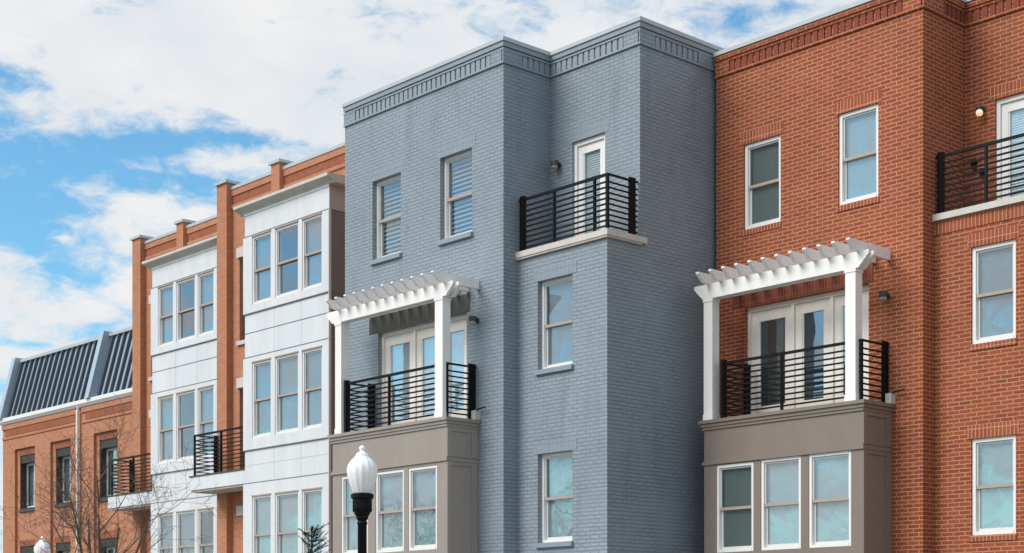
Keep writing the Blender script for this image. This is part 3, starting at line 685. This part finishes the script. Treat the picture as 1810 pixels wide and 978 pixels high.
# ------------------------------------------------------------------ trees
def bare_tree(x, y, H, seed, label, lean=(0, 0), group='bare street trees', mat='bark', spread=1.0, trunk_h=2.1, r0=.075):
    rnd = random.Random(seed)
    o = thing('bare_tree', (x, y, 0.12), label, 'tree', group)
    tr = MB(); cr = MB()
    base = Vector((x, y, 0.1)); top = base + Vector((lean[0]*.3, lean[1]*.3, trunk_h))
    mid = base.lerp(top, .5) + Vector((rnd.uniform(-.04, .04), rnd.uniform(-.04, .04), 0))
    tr.tube([base, base + Vector((0, 0, .12)), mid, top], [r0*1.5, r0*1.15, r0, r0*.85], 9)
    tr.build('trunk', mat, o, True)
    def grow(p, d, L, r, lev):
        n = 5 if lev < 2 else 4
        pts = [p]; q = p; dd = d.copy()
        for i in range(n):
            dd = (dd + Vector((rnd.uniform(-1, 1), rnd.uniform(-1, 1), rnd.uniform(-.5, .9))) * .13 + Vector((0, 0, .045))).normalized()
            q = q + dd * (L / n); pts.append(q)
        rr = [max(.0028, r * (1 - .68 * i / n)) for i in range(n + 1)]
        cr.tube(pts, rr, 5 if lev < 2 else 3, cap=False)
        if lev >= 4: return
        k = {0: 5, 1: 4, 2: 4, 3: 2}[lev]
        for j in range(k):
            t = rnd.uniform(.22, 1.0) * n; i = min(int(t), n - 1); s = pts[i].lerp(pts[i+1], t - i)
            base_d = (pts[i+1] - pts[i]).normalized()
            side = base_d.cross(Vector((rnd.uniform(-1, 1), rnd.uniform(-1, 1), rnd.uniform(-1, 1)))).normalized()
            nd = (base_d * rnd.uniform(.5, .9) + side * rnd.uniform(.55, .95) * spread).normalized()
            grow(s, nd, L * rnd.uniform(.42, .68), rr[i] * rnd.uniform(.42, .6), lev + 1)
    for j in range(6):
        a = 2 * math.pi * (j + rnd.uniform(-.3, .3)) / 6
        dr = Vector((math.cos(a) * .55 * spread + lean[0] * .2, math.sin(a) * .55 * spread + lean[1] * .2, 1.0)).normalized()
        if j == 0: dr = Vector((lean[0]*.1, lean[1]*.1, 1)).normalized()
        grow(top - Vector((0, 0, rnd.uniform(0, .5) if j else 0)), dr, (H - trunk_h) * rnd.uniform(.52, .68), r0 * rnd.uniform(.45, .62), 0)
    cr.build('crown', mat, o)
    return o
bare_tree(-26.1, 13.6, 5.6, 5, 'bare twiggy young tree in front of the mansard building and its white downpipe', spread=1.05)
bare_tree(-30.8, 11.9, 5.5, 11, 'dark bare tree whose branches enter at the lower left edge', spread=1.0)

def conifer(x, y, H):
    rnd = random.Random(3)
    o = thing('conifer', (x, y, .12), 'small dark conifer top in front of the white bay and taupe bay', 'tree')
    MB().tube([(x, y, .1), (x+.01, y, H*.5), (x-.02, y, H)], [.06, .035, .008], 7).build('trunk', 'dark_bark', o, True)
    c = MB(); z = .5
    while z < H - .02:
        t = 1 - (z - .5) / (H - .5)
        for k in range(5):
            a = rnd.uniform(0, 6.28); L = (.10 + .55 * t ** .75) * rnd.uniform(.75, 1.15)
            p0 = Vector((x, y, z)); d = Vector((math.cos(a), math.sin(a), .62)).normalized()
            bend = Vector((rnd.uniform(-.06, .06), rnd.uniform(-.06, .06), rnd.uniform(-.07, .08))); pts = [p0 + d * (L * i / 5) + bend * (i / 5) ** 2 for i in range(6)]
            c.tube(pts, [.008, .007, .0065, .006, .005, .003], 5)
            for i in range(1, 6):
                for s in range(9):
                    q = pts[i] + (pts[i] - pts[i-1]) * rnd.uniform(-.5, .5)
                    e = (d * .8 + Vector((rnd.uniform(-1, 1), rnd.uniform(-1, 1), rnd.uniform(-.6, .9)))).normalized() * rnd.uniform(.022, .05)
                    c.tube([q, q + e], [.0035, .0015], 3)
        z += .07 + .05 * t
    c.build('crown', 'needles', o)
conifer(-19.0, 13.3, 3.24)

# ------------------------------------------------------------------ ground, road
def strip(a0, a1, z, mat, name, L=140):
    """a sheet running parallel to the kerb line; a = metres from the kerb towards the camera (negative) or houses"""
    k0 = Vector((-16.15, 11.6, 0)); d = Vector((-19.6, 5.0, 0)).normalized(); n = Vector((-d.y, d.x, 0))
    if n.y < 0: n = -n
    P = [k0 + n*a0 - d*L, k0 + n*a0 + d*L, k0 + n*a1 + d*L, k0 + n*a1 - d*L]
    return P
def sheet(name, a0, a1, z, mat, L=140, thick=0):
    P = strip(a0, a1, z, mat, name, L); m = MB()
    T = [(p.x, p.y, z) for p in P]
    m.poly(T)
    if thick:
        B = [(p.x, p.y, z - thick) for p in P]
        for i in range(4): m.poly([B[i], B[(i+1) % 4], T[(i+1) % 4], T[i]])
    return structure(name, m, mat)
g = MB(); g.poly([(-900, -900, -.02), (900, -900, -.02), (900, 900, -.02), (-900, 900, -.02)]); structure('ground', g, 'earth')
sheet('road', -9.5, -.15, .0, 'asphalt')
sheet('kerb', -.15, 0, .13, 'kerb', thick=.14)
sheet('pavement', 0, 6.5, .12, 'paving', thick=.13)
sheet('kerb', -9.65, -9.5, .13, 'kerb', thick=.14)
sheet('pavement', -14, -9.65, .12, 'paving', thick=.13)
mk = MB()
k0 = Vector((-16.15, 11.6, 0)); d = Vector((-19.6, 5.0, 0)).normalized(); n = Vector((-d.y, d.x, 0)); n = n if n.y > 0 else -n
for i in range(-20, 20):
    for a in (-4.85,):
        P = [k0 + n*(a-.06) + d*(i*6), k0 + n*(a-.06) + d*(i*6+3), k0 + n*(a+.06) + d*(i*6+3), k0 + n*(a+.06) + d*(i*6)]
        mk.poly([(p.x, p.y, .004) for p in P])
structure('road_marking', mk, 'marking')

# ------------------------------------------------------------------ world: sky with clouds
SUN_EL, SUN_AZ = R(42), R(250)       # azimuth of the sun as a direction angle from +x, counter-clockwise (front left of the houses)
w = bpy.data.worlds.new('World'); scn.world = w; w.use_nodes = True
nt = w.node_tree; nt.nodes.clear()
out = N(nt, 'ShaderNodeOutputWorld')
sky = N(nt, 'ShaderNodeTexSky'); sky.sky_type = 'NISHITA'; sky.sun_disc = False
sky.sun_elevation = SUN_EL; sky.sun_rotation = R(90) - SUN_AZ; sky.air_density = 1.1; sky.dust_density = 0.6; sky.ozone_density = 1.6
bg1 = N(nt, 'ShaderNodeBackground', Strength=0.135)
tint = mixc(nt, 1.0, sky.outputs[0], (0.60, 1.0, 1.10), 'MULTIPLY'); nt.links.new(tint, bg1.inputs[0])
tc = N(nt, 'ShaderNodeTexCoord')
sep = N(nt, 'ShaderNodeSeparateXYZ'); nt.links.new(tc.outputs['Generated'], sep.inputs[0])
az = mathn(nt, 'ARCTAN2', sep.outputs[1], sep.outputs[0]); az = mathn(nt, 'MULTIPLY', az, 57.29578)
el = mathn(nt, 'ARCSINE', sep.outputs[2]); el = mathn(nt, 'MULTIPLY', el, 57.29578)
# (azimuth deg, elevation deg, half width, half height, weight): clearings (-) and cloud banks (+)
BL = [(-148, 14, 12, 8, -0.5), (-124, 13, 9, 7, -0.3), (153.77, 16.23, 4.97, 1.04, -1.1), (154.72, 14.12, 3.22, 1.45, -0.9), (151.06, 16.98, 2.35, 0.62, -0.7), (147.48, 17.46, 1.61, 0.33, -1.0), (149.08, 15.51, 1.59, 0.52, -0.5), (155.29, 18.89, 1.13, 0.37, -0.7), (153.39, 12.71, 1.73, 0.41, -0.5), (144.85, 19.87, 1.84, 1.24, -0.2), (141.98, 21.05, 10.3, 2.49, 0.35), (141.15, 21.34, 3.1, 0.52, -0.1), (136.6, 21.91, 2.48, 0.52, -0.15), (129.01, 21.59, 1.82, 0.41, -0.4), (154.91, 10.14, 1.13, 0.25, -0.9), (153.0, 10.62, 1.16, 0.29, -0.6), (146.67, 21.23, 1.01, 0.41, -0.3), (155.76, 8.37, 0.47, 0.83, -0.8), (152.62, 12.28, 1.16, 0.31, -0.5), (150.86, 20.07, 6.48, 1.24, 1.0), (148.68, 16.65, 2.2, 0.46, 0.8), (154.72, 17.96, 1.04, 0.29, 0.6), (154.34, 17.37, 0.86, 0.25, 0.7), (153.1, 18.32, 0.62, 0.19, 0.8), (152.03, 15.24, 2.33, 0.52, 0.35), (153.39, 11.28, 2.3, 0.46, 0.5), (154.15, 9.51, 2.1, 0.46, 0.8), (153.73, 13.8, 0.42, 0.1, 0.8), (145.25, 18.39, 2.65, 0.83, 0.5), (155.29, 13.06, 1.13, 0.25, 0.5), (151.64, 13.57, 0.49, 0.37, 0.7)]
acc = None
for (a, e, sa, se, wt) in BL:
    u = mathn(nt, 'MULTIPLY', mathn(nt, 'SUBTRACT', az, a), 1 / sa); v = mathn(nt, 'MULTIPLY', mathn(nt, 'SUBTRACT', el, e), 1 / se)
    q = mathn(nt, 'MULTIPLY_ADD', u, u, mathn(nt, 'MULTIPLY', v, v))
    g_ = mathn(nt, 'MULTIPLY', mathn(nt, 'EXPONENT', mathn(nt, 'MULTIPLY', q, -1)), wt)
    acc = g_ if acc is None else mathn(nt, 'ADD', acc, g_)
cmb = N(nt, 'ShaderNodeCombineXYZ'); nt.links.new(mathn(nt, 'MULTIPLY', az, .075), cmb.inputs[0]); nt.links.new(mathn(nt, 'MULTIPLY', el, .145), cmb.inputs[1])
n1 = N(nt, 'ShaderNodeTexNoise', Scale=2.6, Detail=9.0, Roughness=0.60, Distortion=0.35); nt.links.new(cmb.outputs[0], n1.inputs['Vector'])
n2 = N(nt, 'ShaderNodeTexNoise', Scale=1.3, Detail=6.0, Roughness=0.6, Distortion=0.2); nt.links.new(cmb.outputs[0], n2.inputs['Vector'])
dens = mathn(nt, 'MULTIPLY_ADD', n1.outputs[0], 3.6, -1.12)
n3 = N(nt, 'ShaderNodeTexNoise', Scale=9.0, Detail=8.0, Roughness=0.65, Distortion=0.5); nt.links.new(cmb.outputs[0], n3.inputs['Vector'])
dens = mathn(nt, 'ADD', dens, mathn(nt, 'MULTIPLY_ADD', n3.outputs[0], 2.6, -1.36))
dens = mathn(nt, 'ADD', dens, acc)
mr = N(nt, 'ShaderNodeMapRange'); mr.interpolation_type = 'SMOOTHSTEP'; mr.inputs['From Min'].default_value = -.35; mr.inputs['From Max'].default_value = .95
nt.links.new(dens, mr.inputs[0])
shade = mathn(nt, 'MULTIPLY_ADD', n2.outputs[0], 3.0, -1.1, clamp=True)
cc = mixc(nt, shade, (0.60, 0.64, 0.68), (0.74, 0.735, 0.73))
bg2 = N(nt, 'ShaderNodeBackground', Strength=1.0); nt.links.new(cc, bg2.inputs[0])
mx = N(nt, 'ShaderNodeMixShader'); nt.links.new(mr.outputs[0], mx.inputs[0]); nt.links.new(bg1.outputs[0], mx.inputs[1]); nt.links.new(bg2.outputs[0], mx.inputs[2])
nt.links.new(mx.outputs[0], out.inputs[0])

sd = bpy.data.lights.new('sun', 'SUN'); sd.energy = 2.5; sd.angle = R(34); sd.color = (1, .95, .88)
so = bpy.data.objects.new('sun', sd); COL.objects.link(so)
dirv = Vector((math.cos(SUN_EL) * math.cos(SUN_AZ), math.cos(SUN_EL) * math.sin(SUN_AZ), math.sin(SUN_EL)))
so.rotation_euler = dirv.to_track_quat('Z', 'Y').to_euler(); so.location = dirv * 60

# ------------------------------------------------------------------ camera
cd = bpy.data.cameras.new('camera'); cam = bpy.data.objects.new('camera', cd); COL.objects.link(cam)
cam.location = (0, 0, 1.6); cam.rotation_euler = (R(90), 0, R(47.74))
cd.sensor_width = 36; cd.lens = 36 * 2767 / 1810; cd.shift_y = (1128 - 489) / 1810; cd.clip_end = 3000; cd.clip_start = 0.1
scn.camera = cam
scn.view_settings.view_transform = 'Standard'; scn.view_settings.look = 'None'; scn.view_settings.exposure = 0.3; scn.view_settings.gamma = 1
scn.render.engine = 'CYCLES'; scn.render.resolution_x = 1024; scn.render.resolution_y = 553
